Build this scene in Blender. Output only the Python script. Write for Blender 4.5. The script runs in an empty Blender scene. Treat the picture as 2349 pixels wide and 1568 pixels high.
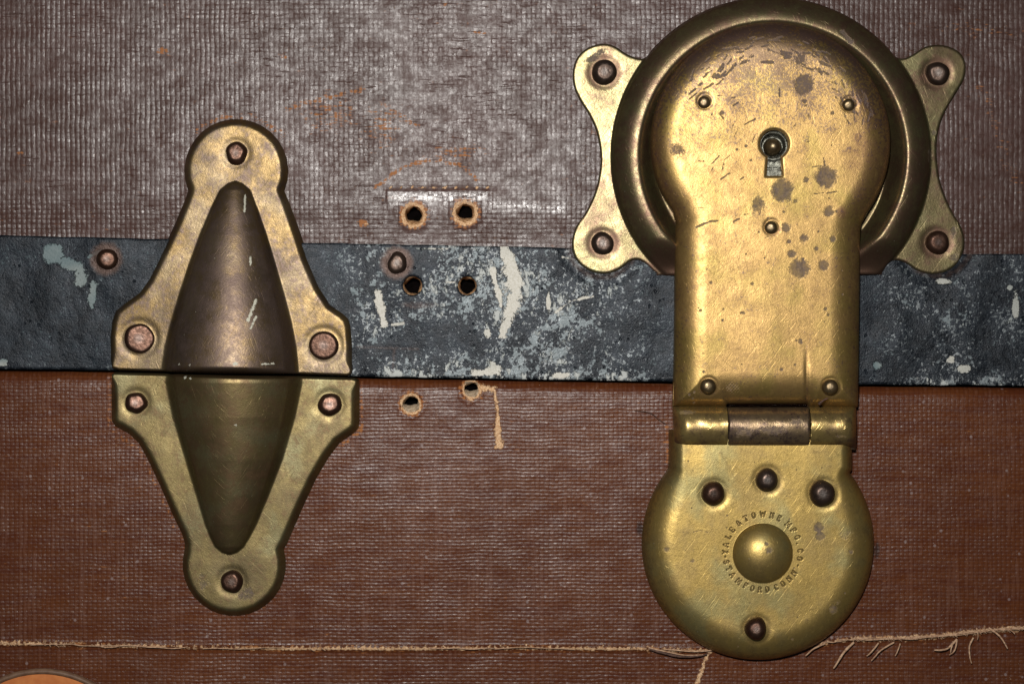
import bpy, math, random
import numpy as np
from mathutils import Vector

# ------------------------------------------------------------------ camera, world, lamp
S = 1e-4                      # one design unit = 0.1 mm
CX, CY, D = 1174.5, 784.0, 5800.0
ZB = 0.30                     # height of the picture centre above the foot of the trunk
sc = bpy.context.scene
cam = bpy.data.cameras.new('camera'); cam_o = bpy.data.objects.new('camera', cam)
sc.collection.objects.link(cam_o); sc.camera = cam_o
cam_o.location = (0, -D*S, ZB); cam_o.rotation_euler = (math.radians(90), 0, 0)
cam.sensor_width = 36.0; cam.lens = 36.0*D/2349.0
cam.clip_start = 0.02; cam.clip_end = 50
w = bpy.data.worlds.new('World'); sc.world = w; w.use_nodes = True
w.node_tree.nodes['Background'].inputs[0].default_value = (0.75, 0.85, 1.0, 1)
w.node_tree.nodes['Background'].inputs[1].default_value = 0.045
la = bpy.data.lights.new('camera_flash', 'AREA'); la.shape = 'RECTANGLE'
la.size = 0.045; la.size_y = 0.022; la.energy = 0.62; la.spread = math.radians(80); la.color = (1.0, 0.965, 0.92)
lo = bpy.data.objects.new('camera_flash', la); sc.collection.objects.link(lo)
lo.location = (-0.028, -0.560, ZB+0.100)
lo.rotation_euler = (Vector((-0.012, 0.0, ZB+0.022))-Vector(lo.location)).to_track_quat('-Z', 'Y').to_euler()
sc.view_settings.view_transform = 'Standard'; sc.view_settings.look = 'None'
sc.view_settings.exposure = 0.0; sc.view_settings.gamma = 1.0
rng = np.random.RandomState(7)

# ------------------------------------------------------------------ node helper
class NT:
    def __init__(s, name):
        s.m = bpy.data.materials.new(name); s.m.use_nodes = True
        s.t = s.m.node_tree; s.b = s.t.nodes['Principled BSDF']
        tc = s.t.nodes.new('ShaderNodeTexCoord')
        mp = s.t.nodes.new('ShaderNodeMapping'); mp.inputs['Scale'].default_value = (1/S,)*3
        s.t.links.new(tc.outputs['Object'], mp.inputs[0]); s.p = mp.outputs[0]
    def _set(s, inp, v):
        if isinstance(v, bpy.types.NodeSocket): s.t.links.new(v, inp)
        elif isinstance(v, (tuple, list)):
            inp.default_value = tuple(v)+((1,) if len(v) == 3 and inp.type == 'RGBA' else ())
        else: inp.default_value = v
    def m_(s, op, a, b=0.0, c=None, clamp=False):
        n = s.t.nodes.new('ShaderNodeMath'); n.operation = op; n.use_clamp = clamp
        s._set(n.inputs[0], a); s._set(n.inputs[1], b)
        if c is not None: s._set(n.inputs[2], c)
        return n.outputs[0]
    def add(s, a, b): return s.m_('ADD', a, b)
    def sub(s, a, b): return s.m_('SUBTRACT', a, b)
    def mul(s, a, b): return s.m_('MULTIPLY', a, b)
    def step(s, v, lo_, hi_, a=0.0, b=1.0):
        n = s.t.nodes.new('ShaderNodeMapRange'); n.interpolation_type = 'SMOOTHSTEP'
        s._set(n.inputs[0], v); s._set(n.inputs[1], lo_); s._set(n.inputs[2], hi_)
        s._set(n.inputs[3], a); s._set(n.inputs[4], b); return n.outputs[0]
    def scale(s, v, sc_):
        n = s.t.nodes.new('ShaderNodeMapping'); s._set(n.inputs[0], v); n.inputs['Scale'].default_value = sc_
        return n.outputs[0]
    def off(s, v, o):
        n = s.t.nodes.new('ShaderNodeMapping'); s._set(n.inputs[0], v); n.inputs['Location'].default_value = o
        return n.outputs[0]
    def noise(s, size, det=3, rough=0.55, v=None, dist=0.0):
        n = s.t.nodes.new('ShaderNodeTexNoise'); s._set(n.inputs['Vector'], v or s.p)
        n.inputs['Scale'].default_value = 1.0/size; n.inputs['Detail'].default_value = det
        n.inputs['Roughness'].default_value = rough; n.inputs['Distortion'].default_value = dist
        return n.outputs[0]
    def voro(s, size, v=None, feat='F1'):
        n = s.t.nodes.new('ShaderNodeTexVoronoi'); s._set(n.inputs['Vector'], v or s.p); n.feature = feat
        n.inputs['Scale'].default_value = 1.0/size; return n.outputs['Distance']
    def attr(s, name):
        n = s.t.nodes.new('ShaderNodeAttribute'); n.attribute_name = name; return n.outputs['Fac']
    def mix(s, f, a, b):
        n = s.t.nodes.new('ShaderNodeMix'); n.data_type = 'RGBA'
        s._set(n.inputs[0], f); s._set(n.inputs[6], a); s._set(n.inputs[7], b); return n.outputs[2]
    def mixf(s, f, a, b): return s.step(f, 0.0, 1.0, a, b)
    def xyz(s, v=None):
        n = s.t.nodes.new('ShaderNodeSeparateXYZ'); s._set(n.inputs[0], v or s.p); return n.outputs
    def out(s, col, rough, metal=0.0, height=None, spec=0.5, strength=1.0, **kw):
        s._set(s.b.inputs['Base Color'], col); s._set(s.b.inputs['Roughness'], rough)
        s._set(s.b.inputs['Metallic'], metal); s._set(s.b.inputs['Specular IOR Level'], spec)
        for k, v in kw.items(): s._set(s.b.inputs[k.replace('_', ' ')], v)
        if height is not None:
            n = s.t.nodes.new('ShaderNodeBump'); n.inputs['Distance'].default_value = S
            n.inputs['Strength'].default_value = strength
            s._set(n.inputs['Height'], height); s.t.links.new(n.outputs[0], s.b.inputs['Normal'])
        return s.m

# ------------------------------------------------------------------ materials
def cloth(name, upper):
    n = NT(name)
    wv = n.noise(60, 2); wx = n.mul(n.sub(wv, 0.5), 9.0)
    wz = n.mul(n.sub(n.noise(90, 2, v=n.off(n.p, (37, 11, 5))), 0.5), 10.0)
    X, Y, Z = n.xyz()
    PX, PZ = (11.4, 11.0) if upper else (10.6, 8.2)
    ax = n.mul(n.add(X, wx), math.pi/PX); az = n.mul(n.add(Z, wz), math.pi/PZ)
    sx, sz = n.m_('SINE', ax), n.m_('SINE', az)
    vx, vz = n.m_('ABSOLUTE', sx), n.m_('ABSOLUTE', sz)
    weave = n.mul(sx, sz)
    # how strongly threads of each direction stand up varies over the cloth
    na = n.noise(150, 3, v=n.scale(n.p, (1, 1, 1.6)))
    fine = n.noise(3.2, 3, 0.65); mid = n.noise(13, 3, 0.6)
    streak = n.noise(16, 3, 0.6, v=n.scale(n.p, (0.16, 1, 1.3)))
    vstr = n.noise(14, 2, 0.6, v=n.scale(n.p, (1, 1, 0.12)))
    h = n.mul(vx, 0.80 if upper else 0.38)
    h = n.add(h, n.mul(vz, 0.50 if upper else 0.60))
    h = n.add(h, n.mul(weave, 0.25 if upper else 0.25))
    h = n.mul(h, n.step(na, 0.3, 0.72, 1.15, 0.45 if upper else 0.7))
    h = n.add(h, n.mul(fine, 0.85)); h = n.add(h, n.mul(mid, 0.6 if upper else 0.35))
    h = n.add(h, n.mul(streak, 0.8 if upper else 0.7)); h = n.add(h, n.mul(vstr, 0.5 if upper else 0.3))
    crack = n.step(n.noise(11, 2, 0.6, v=n.scale(n.off(n.p, (90, 0, 3)), (0.2, 1, 1.9))), 0.60, 0.72)
    crack = n.mul(crack, n.step(n.noise(210, 2), 0.40, 0.6))
    if upper:
        h = n.sub(h, n.mul(crack, 1.3))
    press = n.attr('press')
    scuff = n.attr('scuff'); tan = n.attr('tan')
    nf = n.noise(7, 3, 0.65); nh = n.noise(9, 3, 0.6, v=n.scale(n.p, (0.35, 1, 1.6)))
    scf = n.mul(n.step(n.add(n.add(n.mul(scuff, 0.8), n.mul(n.mul(scuff, n.sub(vx, 0.6)), 0.5)), n.mul(n.sub(nh, 0.5), 2.4)), 0.42, 0.75), 0.85)
    tnf = n.step(n.add(tan, n.mul(n.sub(nf, 0.5), 1.7)), 0.30, 0.62)
    lo_thread = n.sub(1.0, n.mul(vx, vz))
    big = n.noise(260, 3, 0.55); med = n.noise(40, 4, 0.6, v=n.scale(n.p, (0.6, 1, 1.4)))
    if upper:
        c = n.mix(n.step(big, 0.35, 0.65), (0.054, 0.025, 0.019), (0.072, 0.037, 0.031))
        c = n.mix(n.step(med, 0.35, 0.75, 0, 0.55), c, (0.045, 0.021, 0.015))
        c = n.mix(n.mul(n.step(n.add(n.noise(30, 4, 0.7, v=n.off(n.scale(n.p, (0.5, 1, 1.2)), (5, 3, 77))), n.mul(n.sub(1.0, vx), 0.05)), 0.66, 0.76), 0.55), c, (0.22, 0.085, 0.034))
        c = n.mix(n.mul(crack, 0.35), c, (0.028, 0.013, 0.009))
    else:
        c = n.mix(n.step(big, 0.35, 0.65), (0.088, 0.026, 0.0080), (0.110, 0.034, 0.011))
        c = n.mix(n.step(streak, 0.4, 0.7, 0, 0.65), c, (0.066, 0.015, 0.0065))
        c = n.mix(n.step(lo_thread, 0.55, 1.0, 0, 0.45), c, (0.052, 0.014, 0.007))
        c = n.mix(n.mul(n.step(n.add(vstr, n.mul(vx, 0.12)), 0.62, 0.74), 0.22), c, (0.17, 0.085, 0.06))
        spk = n.step(n.voro(44, v=n.off(n.p, (4, 9, 2))), 0.10, 0.05)
        c = n.mix(n.mul(spk, 0.6), c, (0.26, 0.20, 0.19))  # pale dust specks, also standing in as painted glints
    c = n.mix(n.mul(scf, 0.9), c, n.mix(nf, (0.30, 0.10, 0.028), (0.42, 0.19, 0.07)))
    c = n.mix(tnf, c, n.mix(n.step(fine, 0.35, 0.65), (0.42, 0.22, 0.10), (0.74, 0.52, 0.32)))
    dark = n.step(n.add(n.attr('dark_marks'), n.mul(n.sub(nf, 0.5), 0.6)), 0.2, 0.9)
    c = n.mix(n.mul(dark, 0.8), c, (0.022, 0.012, 0.010))
    # glossy varnish, broken up by wear
    gl = n.noise(9, 3, 0.7, v=n.off(n.p, (11, 5, 91)))
    r = n.step(gl, 0.35, 0.68, 0.40, 0.25) if upper else n.step(gl, 0.35, 0.68, 0.38, 0.24)
    c = n.mix(n.mul(n.mul(press, n.step(n.noise(8, 3, .6), .42, .6)), 0.5), c, (0.34, 0.32, 0.31))  # gloss of the pressed square painted in as lighter grey
    r = n.m_('MAXIMUM', r, n.mul(n.m_('MAXIMUM', tnf, scf), 0.7))
    r = n.sub(r, n.mul(press, 0.12))
    sp = n.step(n.noise(30, 3, 0.6, v=n.scale(n.p, (0.7, 1, 1))), 0.3, 0.7, 0.13, 0.42) if upper else n.step(med, 0.3, 0.7, 0.10, 0.30)
    sp = n.mul(sp, n.sub(1.0, n.mul(n.m_('MAXIMUM', tnf, scf), 0.7)))
    sp = n.add(sp, n.mul(press, 0.5))
    h = n.add(h, n.mul(tnf, 2.0))
    return n.out(c, r, 0.0, h, sp, 0.52 if upper else 0.52)

def band_mat():
    n = NT('band_steel')
    den = n.attr('flake'); pale = n.attr('pale'); brown = n.attr('brown')
    big = n.noise(70, 5, 0.68); f = n.noise(14, 5, 0.7, v=n.off(n.p, (3, 9, 40)))
    fv = n.noise(18, 4, 0.7, v=n.off(n.scale(n.p, (1.3, 1, .8)), (40, 9, 4)))
    ff = n.noise(4, 3, 0.6)
    base = n.mix(n.step(big, 0.35, 0.66), (0.006, 0.008, 0.011), (0.016, 0.021, 0.028))
    base = n.mix(n.mul(n.step(f, 0.45, 0.7), 0.5), base, (0.036, 0.045, 0.053))
    v = n.add(n.mul(big, 0.55), n.add(n.mul(fv, 0.55), n.mul(den, 0.30)))
    chip = n.step(v, 0.865, 0.90)
    v2 = n.add(n.mul(n.noise(60, 5, 0.7, v=n.off(n.p, (200, 0, 0))), 0.55), n.add(n.mul(f, 0.5), n.mul(den, 0.22)))
    chip2 = n.mul(n.step(v2, 0.735, 0.765), n.step(den, 0.15, 0.5, 0.3, 0.7))
    tone = n.step(den, 0.2, 0.9)
    v3 = n.add(n.noise(9, 4, 0.7, v=n.off(n.p, (20, 7, 500))), n.add(n.mul(den, 0.08), n.mul(n.sub(big, 0.5), 0.5)))
    chip3 = n.mul(n.step(v3, 0.63, 0.68), 0.75)
    chipcol = n.mix(tone, (0.10, 0.145, 0.155), (0.44, 0.46, 0.44))
    c = n.mix(chip2, base, n.mix(n.mul(tone, 0.6), (0.085, 0.12, 0.13), (0.30, 0.33, 0.34)))
    c = n.mix(chip3, c, n.mix(tone, (0.05, 0.07, 0.078), (0.26, 0.28, 0.285)))
    c = n.mix(chip, c, chipcol)
    pl = n.step(n.add(pale, n.add(n.mul(n.sub(n.noise(26, 5, 0.78), 0.5), 1.9), n.mul(n.sub(ff, 0.5), 0.5))), 0.52, 0.64)
    c = n.mix(pl, c, n.mix(n.step(ff, .4, .6), n.mix(tone, (0.11, 0.16, 0.17), (0.52, 0.50, 0.43)), n.mix(tone, (0.14, 0.19, 0.20), (0.62, 0.60, 0.54))))
    br = n.step(n.add(brown, n.mul(n.sub(f, 0.5), 0.9)), 0.25, 0.9)
    c = n.mix(n.mul(br, 0.85), c, (0.085, 0.052, 0.040))
    al = n.m_('MAXIMUM', chip, pl)
    scr = n.noise(9, 2, 0.5, v=n.scale(n.p, (0.25, 1, 3.0)))
    h = n.add(n.mul(ff, 0.9), n.add(n.mul(f, 1.5), n.mul(al, -1.4)))
    h = n.add(h, n.mul(n.noise(90, 2), 7.0)); h = n.add(h, n.mul(scr, 0.3))
    pit = n.step(n.voro(15), 0.28, 0.12)
    h = n.sub(h, n.mul(n.mul(pit, n.step(n.noise(60, 2, v=n.off(n.p, (8, 8, 300))), 0.56, 0.66)), 2.5))
    r = n.mixf(al, n.step(f, 0.4, 0.65, 0.30, 0.46), 0.55)
    return n.out(c, r, n.mul(n.sub(1.0, al), 0.25), h, 0.17, 0.9)

def brass(name, gold, dull, dark, amount, speck, rough=(0.40, 0.52), grain=0.5, seed=0.0, olive=None, metal=0.76, rawear=0.0):
    n = NT(name)
    p = n.off(n.p, (seed, seed*2, -seed)); n.p = p
    big = n.noise(120, 4, 0.6); med = n.noise(32, 4, 0.65); fine = n.noise(6, 4, 0.7); gr = n.noise(2.4, 2, 0.6)
    st = n.attr('stain'); pat_shade = n.attr('patina_shade'); groove = n.attr('groove'); wh = n.attr('white')
    c = n.mix(n.step(n.add(n.mul(big, 0.6), n.mul(med, 0.4)), 0.42, 0.60), gold, dull)
    if olive: c = n.mix(n.step(n.noise(90, 3, 0.5, v=n.off(p, (70, 0, 9))), 0.45, 0.68, 0, 0.85), c, olive)
    c = n.mix(n.step(gr, 0.35, 0.7, 0, 0.35), c, tuple(0.55*v for v in gold))
    c = n.mix(n.step(n.noise(9, 2, 0.5, v=n.scale(n.off(p, (0, 0, 50)), (1, 1, .3))), 0.55, 0.75, 0, .25), c, tuple(min(1, 1.45*v) for v in gold))
    pt = n.step(n.add(pat_shade, n.mul(n.sub(n.add(n.mul(med, .5), n.mul(fine, .5)), 0.5), 1.5)), 0.30, 0.95)
    c = n.mix(n.mul(pt, 0.9), c, n.mix(med, dark, tuple(2.0*v for v in dark)))
    d2 = n.step(n.add(n.mul(med, 0.35), n.mul(n.noise(10, 5, 0.78, v=n.off(p, (60, 1, 8))), 0.65)), 0.50, 0.60, 0, amount)
    c = n.mix(d2, c, tuple(1.5*v for v in dark))
    # dark mineral spots and scratches, edges broken by noise
    sf = n.step(n.add(n.add(st, n.mul(n.sub(n.noise(15, 3, 0.6, v=n.off(p, (9, 9, 9))), 0.5), 1.0)), n.mul(n.sub(n.noise(4, 3, .7), 0.5), 0.9)), 0.20, 0.68)
    c = n.mix(n.mul(sf, n.step(n.noise(14, 3, 0.6), 0.35, 0.62, 0.35, 0.80)), c, n.mix(n.step(fine, 0.4, 0.6), (0.072, 0.050, 0.043), (0.165, 0.115, 0.090)))
    sp = n.mul(n.step(n.add(n.mul(fine, 0.7), n.add(n.mul(med, 0.3), n.mul(n.attr('wear'), 0.16))), 0.62, 0.66), speck)
    c = n.mix(sp, c, (0.075, 0.052, 0.055))
    # hair scratches
    hs = []
    for k, (ang, sx_) in enumerate(((0.95, 1), (-0.75, 1), (1.9, 1))):
        mp = n.t.nodes.new('ShaderNodeMapping'); n._set(mp.inputs[0], p)
        mp.inputs['Rotation'].default_value = (0, ang, 0)
        mp2 = n.t.nodes.new('ShaderNodeMapping'); mp2.inputs['Scale'].default_value = (0.06, 1, 1.1); n.t.links.new(mp.outputs[0], mp2.inputs[0])
        mp.inputs['Location'].default_value = (k*41, 0, k*17)
        hs.append(n.step(n.noise(4, 2, 0.5, v=mp2.outputs[0]), 0.66, 0.72))
    scr = n.m_('MAXIMUM', hs[0], n.m_('MAXIMUM', hs[1], hs[2]))
    c = n.mix(n.mul(scr, 0.16), c, tuple(min(1, 1.5*v) for v in gold))
    c = n.mix(n.step(groove, 0.1, 0.9, 0, 0.6), c, (0.10, 0.060, 0.022))
    wf = n.step(n.add(wh, n.mul(n.sub(n.noise(5, 4, .8), 0.5), 2.6)), 0.50, 0.62)
    c = n.mix(wf, c, (0.50, 0.49, 0.40))
    h = n.add(n.mul(gr, 0.5*grain), n.add(n.mul(fine, 0.6*grain), n.mul(med, 0.45)))
    h = n.sub(h, n.mul(scr, 0.15)); h = n.add(h, n.mul(big, 1.2)); h = n.add(h, n.mul(sf, -0.6))
    r = n.mixf(n.m_('MAXIMUM', n.m_('MAXIMUM', sf, wf), n.mul(pt, 0.4)), n.step(med, 0.3, 0.7, *rough), 0.66)
    r = n.add(r, n.mul(n.sub(gr, 0.5), 0.16))
    mt = n.sub(metal, n.mul(n.m_('MAXIMUM', sf, wf), 0.5))
    return n.out(c, r, mt, h, 0.5, 0.7)

def rivet_mat(name, a, b, top, r0=0.30):
    n = NT(name)
    oi = n.t.nodes.new('ShaderNodeObjectInfo'); s_ = n.t.nodes.new('ShaderNodeVectorMath'); s_.operation = 'ADD'
    cb = n.t.nodes.new('ShaderNodeMath'); cb.operation = 'MULTIPLY'; cb.inputs[1].default_value = 900
    n.t.links.new(oi.outputs['Random'], cb.inputs[0]); n.t.links.new(n.p, s_.inputs[0]); n.t.links.new(cb.outputs[0], s_.inputs[1])
    n.p = s_.outputs[0]
    f = n.noise(7, 4, 0.6); g = n.noise(18, 2)
    c = n.mix(n.step(g, 0.35, 0.65), a, b); c = n.mix(n.step(f, 0.55, 0.75, 0, .35), c, (0.03, 0.02, 0.018))
    t = n.step(n.add(n.attr('top'), n.mul(n.sub(g, 0.5), 0.5)), 0.2, 0.95)
    c = n.mix(n.mul(t, 0.75), c, top)
    return n.out(c, n.step(f, 0.3, 0.7, r0, r0+0.18), 0.75, n.mul(f, 0.9), 0.5, 0.8)

M = {}
M['cloth_up'] = cloth('lid_canvas', True)
M['cloth_lo'] = cloth('body_canvas', False)
M['band'] = band_mat()
M['hasp'] = brass('hasp_brass', (0.335, 0.212, 0.074), (0.275, 0.172, 0.060), (0.090, 0.045, 0.024), 0.22, 0.6, (0.35, 0.43), 0.5, 3.0, (0.26, 0.185, 0.050))
M['base'] = brass('lock_base_brass', (0.37, 0.255, 0.075), (0.30, 0.21, 0.072), (0.065, 0.042, 0.018), 0.22, 0.3, (0.37, 0.46), 0.5, 91.0, (0.27, 0.235, 0.10))
M['ring'] = brass('ring_plate_brass', (0.150, 0.120, 0.056), (0.098, 0.070, 0.038), (0.060, 0.032, 0.021), 0.6, 0.3, (0.29, 0.36), 0.5, 47.0, (0.125, 0.115, 0.052))
M['clamp'] = brass('clamp_brass', (0.150, 0.100, 0.040), (0.072, 0.053, 0.038), (0.075, 0.052, 0.042), 0.8, 0.25, (0.35, 0.46), 0.7, 133.0, (0.19, 0.145, 0.085))
M['clamp_lo'] = brass('lower_clamp_brass', (0.155, 0.118, 0.048), (0.106, 0.080, 0.038), (0.075, 0.045, 0.022), 0.6, 0.15, (0.38, 0.48), 0.5, 171.0, (0.17, 0.155, 0.080))
M['barrel'] = brass('hinge_brass', (0.25, 0.175, 0.095), (0.16, 0.11, 0.075), (0.050, 0.032, 0.030), 0.8, 0.9, (0.28, 0.38), 0.5, 211.0)
M['knuckle'] = brass('knuckle_brass', (0.40, 0.29, 0.10), (0.30, 0.21, 0.085), (0.065, 0.04, 0.028), 0.5, 0.6, (0.25, 0.36), 0.4, 251.0)
M['rivet'] = rivet_mat('copper_rivet', (0.060, 0.029, 0.018), (0.082, 0.042, 0.027), (0.115, 0.085, 0.072))
M['rivet_dk'] = rivet_mat('dark_rivet', (0.058, 0.038, 0.029), (0.084, 0.055, 0.041), (0.19, 0.165, 0.15))
M['pin'] = rivet_mat('brass_pin', (0.10, 0.070, 0.036), (0.16, 0.112, 0.055), (0.26, 0.20, 0.12), 0.26)
def simple(name, c1, c2, size, rough, metal=0.0, bump=1.0):
    n = NT(name); f = n.noise(size, 4, 0.65)
    return n.out(n.mix(n.step(f, 0.35, 0.65), c1, c2), rough, metal, n.mul(f, 3*bump), 0.4, 0.8)
M['steel'] = simple('keyway_steel', (0.08, 0.08, 0.065), (0.20, 0.20, 0.165), 9, 0.38, 0.85)
M['fibre'] = simple('raw_fibre', (0.30, 0.15, 0.06), (0.62, 0.38, 0.19), 6, 0.85, 0, 2)
M['fibre_pale'] = simple('raw_canvas_fibre', (0.36, 0.26, 0.16), (0.62, 0.50, 0.36), 6, 0.85, 0, 2)
M['thread'] = simple('frayed_thread', (0.34, 0.19, 0.11), (0.62, 0.41, 0.26), 7, 0.8, 0, 1)
M['thread_dk'] = simple('dark_thread', (0.05, 0.026, 0.018), (0.12, 0.06, 0.04), 7, 0.6, 0, 1)
M['dark'] = simple('painted_dark_board', (0.0015, 0.0012, 0.001), (0.003, 0.002, 0.002), 20, 0.9); M['dark'].node_tree.nodes['Principled BSDF'].inputs['Specular IOR Level'].default_value = 0.02  # board painted near black for the shade inside holes and gap
M['lint'] = simple('white_lint', (0.6, 0.58, 0.52), (0.75, 0.72, 0.66), 5, 0.8)
M['patch'] = simple('bare_leather', (0.46, 0.135, 0.030), (0.56, 0.19, 0.046), 40, 0.42, 0, .3)
M['patch_rim'] = simple('patch_rim', (0.12, 0.062, 0.035), (0.17, 0.10, 0.06), 22, 0.55, 0, .5)

# ------------------------------------------------------------------ geometry helpers
def pos(px, py, h=0.0, hn=0.0):
    k = 1.0-hn/D
    return ((px-CX)*k*S, -h*S, ZB+(CY-py)*k*S)
def crom(pts, n=6, closed=True):
    P = np.array(pts, float); N = len(P); out = []
    for i in range(N if closed else N-1):
        if closed: a, b, c, d = P[(i-1) % N], P[i], P[(i+1) % N], P[(i+2) % N]
        else: a, b, c, d = P[max(i-1, 0)], P[i], P[i+1], P[min(i+2, N-1)]
        for k in range(n):
            t = k/n
            out.append(0.5*((2*b)+(-a+c)*t+(2*a-5*b+4*c-d)*t*t+(-a+3*b-3*c+d)*t**3))
    if not closed: out.append(P[-1])
    return np.array(out)
def arc(cx, cy, r, a0, a1, n=24):      # degrees, y down
    return [(cx+r*math.cos(math.radians(a0+(a1-a0)*k/n)), cy+r*math.sin(math.radians(a0+(a1-a0)*k/n))) for k in range(n+1)]
def sdf_poly(P):
    A = np.array(P, float); B = np.roll(A, -1, 0)
    def f(x, y):
        shp = x.shape; x = x.ravel(); y = y.ravel()
        d2 = np.full(x.shape, 1e18); ins = np.zeros(x.shape, bool)
        for (ax, ay), (bx, by) in zip(A, B):
            ex, ey = bx-ax, by-ay; L = ex*ex+ey*ey
            if L < 1e-9: continue
            wx, wy = x-ax, y-ay
            t = np.clip((wx*ex+wy*ey)/L, 0, 1)
            d2 = np.minimum(d2, (wx-ex*t)**2+(wy-ey*t)**2)
            c = (ay > y) != (by > y)
            if abs(ey) > 1e-12: ins ^= c & (x < ex*(y-ay)/ey+ax)
        return (np.where(ins, 1, -1)*np.sqrt(d2)).reshape(shp)
    return f
def seg(x, y, pts, wid):
    """1 on the line, falls to 0 at distance wid; wid may be a list per point"""
    best = np.full(x.shape, -1e3)
    wid = wid if isinstance(wid, (list, tuple)) else [wid]*len(pts)
    for (a, b, w0, w1) in zip(pts[:-1], pts[1:], wid[:-1], wid[1:]):
        ex, ey = b[0]-a[0], b[1]-a[1]
        t = np.clip(((x-a[0])*ex+(y-a[1])*ey)/max(ex*ex+ey*ey, 1e-9), 0, 1)
        d = np.hypot(x-a[0]-ex*t, y-a[1]-ey*t)
        best = np.maximum(best, 1-d/(w0+(w1-w0)*t))
    return np.clip(best, 0, 1)
def blob(x, y, cx, cy, rx, ry=None, ang=0):
    ry = ry or rx; c, s = math.cos(ang), math.sin(ang)
    u = ((x-cx)*c+(y-cy)*s)/rx; v = (-(x-cx)*s+(y-cy)*c)/ry
    return np.clip(1.45-np.hypot(u, v), 0, 1)
def vmax(*a):
    o = a[0]
    for b in a[1:]: o = np.maximum(o, b)
    return o
def smooth(x, a, b):
    t = np.clip((x-a)/(b-a), 0, 1); return t*t*(3-2*t)
def lump(x, y, size, seed, octaves=2):
    r = np.random.RandomState(seed); o = np.zeros(x.shape)
    for k in range(octaves):
        for j in range(5):
            a = r.uniform(0, 2*math.pi); f = 2*math.pi/(size*r.uniform(.6, 1.6))*(2**k)
            o += np.sin((x*math.cos(a)+y*math.sin(a))*f+r.uniform(0, 6.3))/(5*1.7**k)
    return o

def mk(name, V, F, mat, parent=None, smooth_=True, attrs=None, org=None):
    me = bpy.data.meshes.new(name)
    V = np.asarray(V, float); o = np.array(org if org is not None else (0, 0, 0), float)
    me.from_pydata((V-o).tolist(), [], F if isinstance(F, list) else F.tolist())
    if smooth_: me.polygons.foreach_set('use_smooth', [True]*len(me.polygons))
    for k, v in (attrs or {}).items():
        a = me.attributes.new(k, 'FLOAT', 'POINT'); a.data.foreach_set('value', np.asarray(v, 'f'))
    me.materials.append(mat); me.update()
    ob = bpy.data.objects.new(name, me); sc.collection.objects.link(ob)
    if parent: ob.parent = parent
    ob.location = o if parent is None else o-np.array(world_loc(parent))
    return ob
LOC = {}
def world_loc(o): return LOC[o.name]
def reg(o, loc): LOC[o.name] = tuple(loc)
def thing(name, label, cat, px, py, group=None):
    o = bpy.data.objects.new(name, None); sc.collection.objects.link(o); o.empty_display_size = 0.01
    l = pos(px, py); o.location = l; reg(o, l)
    o['label'] = label; o['category'] = cat
    if group: o['group'] = group
    return o

def relief(name, sdf, bbox, step, hfun, base, mat, parent, attrs=None, hn=0.0, skirt=True):
    x0, y0, x1, y1 = bbox
    nx, ny = int((x1-x0)/step)+1, int((y1-y0)/step)+1
    X, Y = np.meshgrid(x0+np.arange(nx)*float(step), y0+np.arange(ny)*float(step))
    d = sdf(X, Y); ins = d > 0
    c = ins[:-1, :-1] | ins[1:, :-1] | ins[:-1, 1:] | ins[1:, 1:]
    need = np.zeros_like(ins)
    need[:-1, :-1] |= c; need[1:, :-1] |= c; need[:-1, 1:] |= c; need[1:, 1:] |= c
    mv = need & ~ins
    xs, ys = X[mv].copy(), Y[mv].copy()
    for _ in range(3):
        e = 0.4; dd = sdf(xs, ys)
        gx = (sdf(xs+e, ys)-sdf(xs-e, ys))/(2*e); gy = (sdf(xs, ys+e)-sdf(xs, ys-e))/(2*e)
        g = np.maximum(np.hypot(gx, gy), 0.3); xs -= dd*gx/g/g; ys -= dd*gy/g/g
    X[mv] = xs; Y[mv] = ys; d[mv] = 0
    idx = -np.ones(ins.shape, int); idx[need] = np.arange(need.sum())
    PX, PY, PD = X[need], Y[need], np.maximum(d[need], 0)
    H = hfun(PX, PY, PD)
    k = 1-hn/D
    V = np.stack([(PX-CX)*k*S, -H*S, ZB+(CY-PY)*k*S], 1)
    a, b, cc, dd_ = idx[:-1, :-1][c], idx[:-1, 1:][c], idx[1:, 1:][c], idx[1:, :-1][c]
    F = np.stack([dd_, cc, b, a], 1)
    A = {kk: ff(PX, PY, PD) for kk, ff in (attrs or {}).items()}
    F = F.tolist()
    if skirt:
        E = {}
        Fa = np.array(F); e = np.concatenate([Fa[:, [i, (i+1) % 4]] for i in range(4)])
        key = np.sort(e, 1); kk = key[:, 0].astype(np.int64)*len(V)+key[:, 1]
        _, inv, cnt = np.unique(kk, return_inverse=True, return_counts=True)
        be = e[cnt[inv] == 1]
        bv = np.unique(be); m1 = {v: len(V)+i for i, v in enumerate(bv)}; m2 = {v: len(V)+len(bv)+i for i, v in enumerate(bv)}
        top = V[bv]; bot = V[bv].copy(); bot[:, 1] = -base*S
        V = np.concatenate([V, top, bot]); A = {q: np.concatenate([v, v[bv], v[bv]]) for q, v in A.items()}
        F += [[m1[v], m1[u], m2[u], m2[v]] for u, v in be]
    org = pos((x0+x1)/2, (y0+y1)/2)
    ob = mk(name, V, F, mat, parent, True, A, org); reg(ob, org)
    return ob

def roll(d, R, rise):       # rounded edge: 0 at the rim, rise at distance R inside
    t = np.clip(1-d/R, 0, 1); return rise*np.sqrt(np.maximum(1-t*t, 0))

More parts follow.
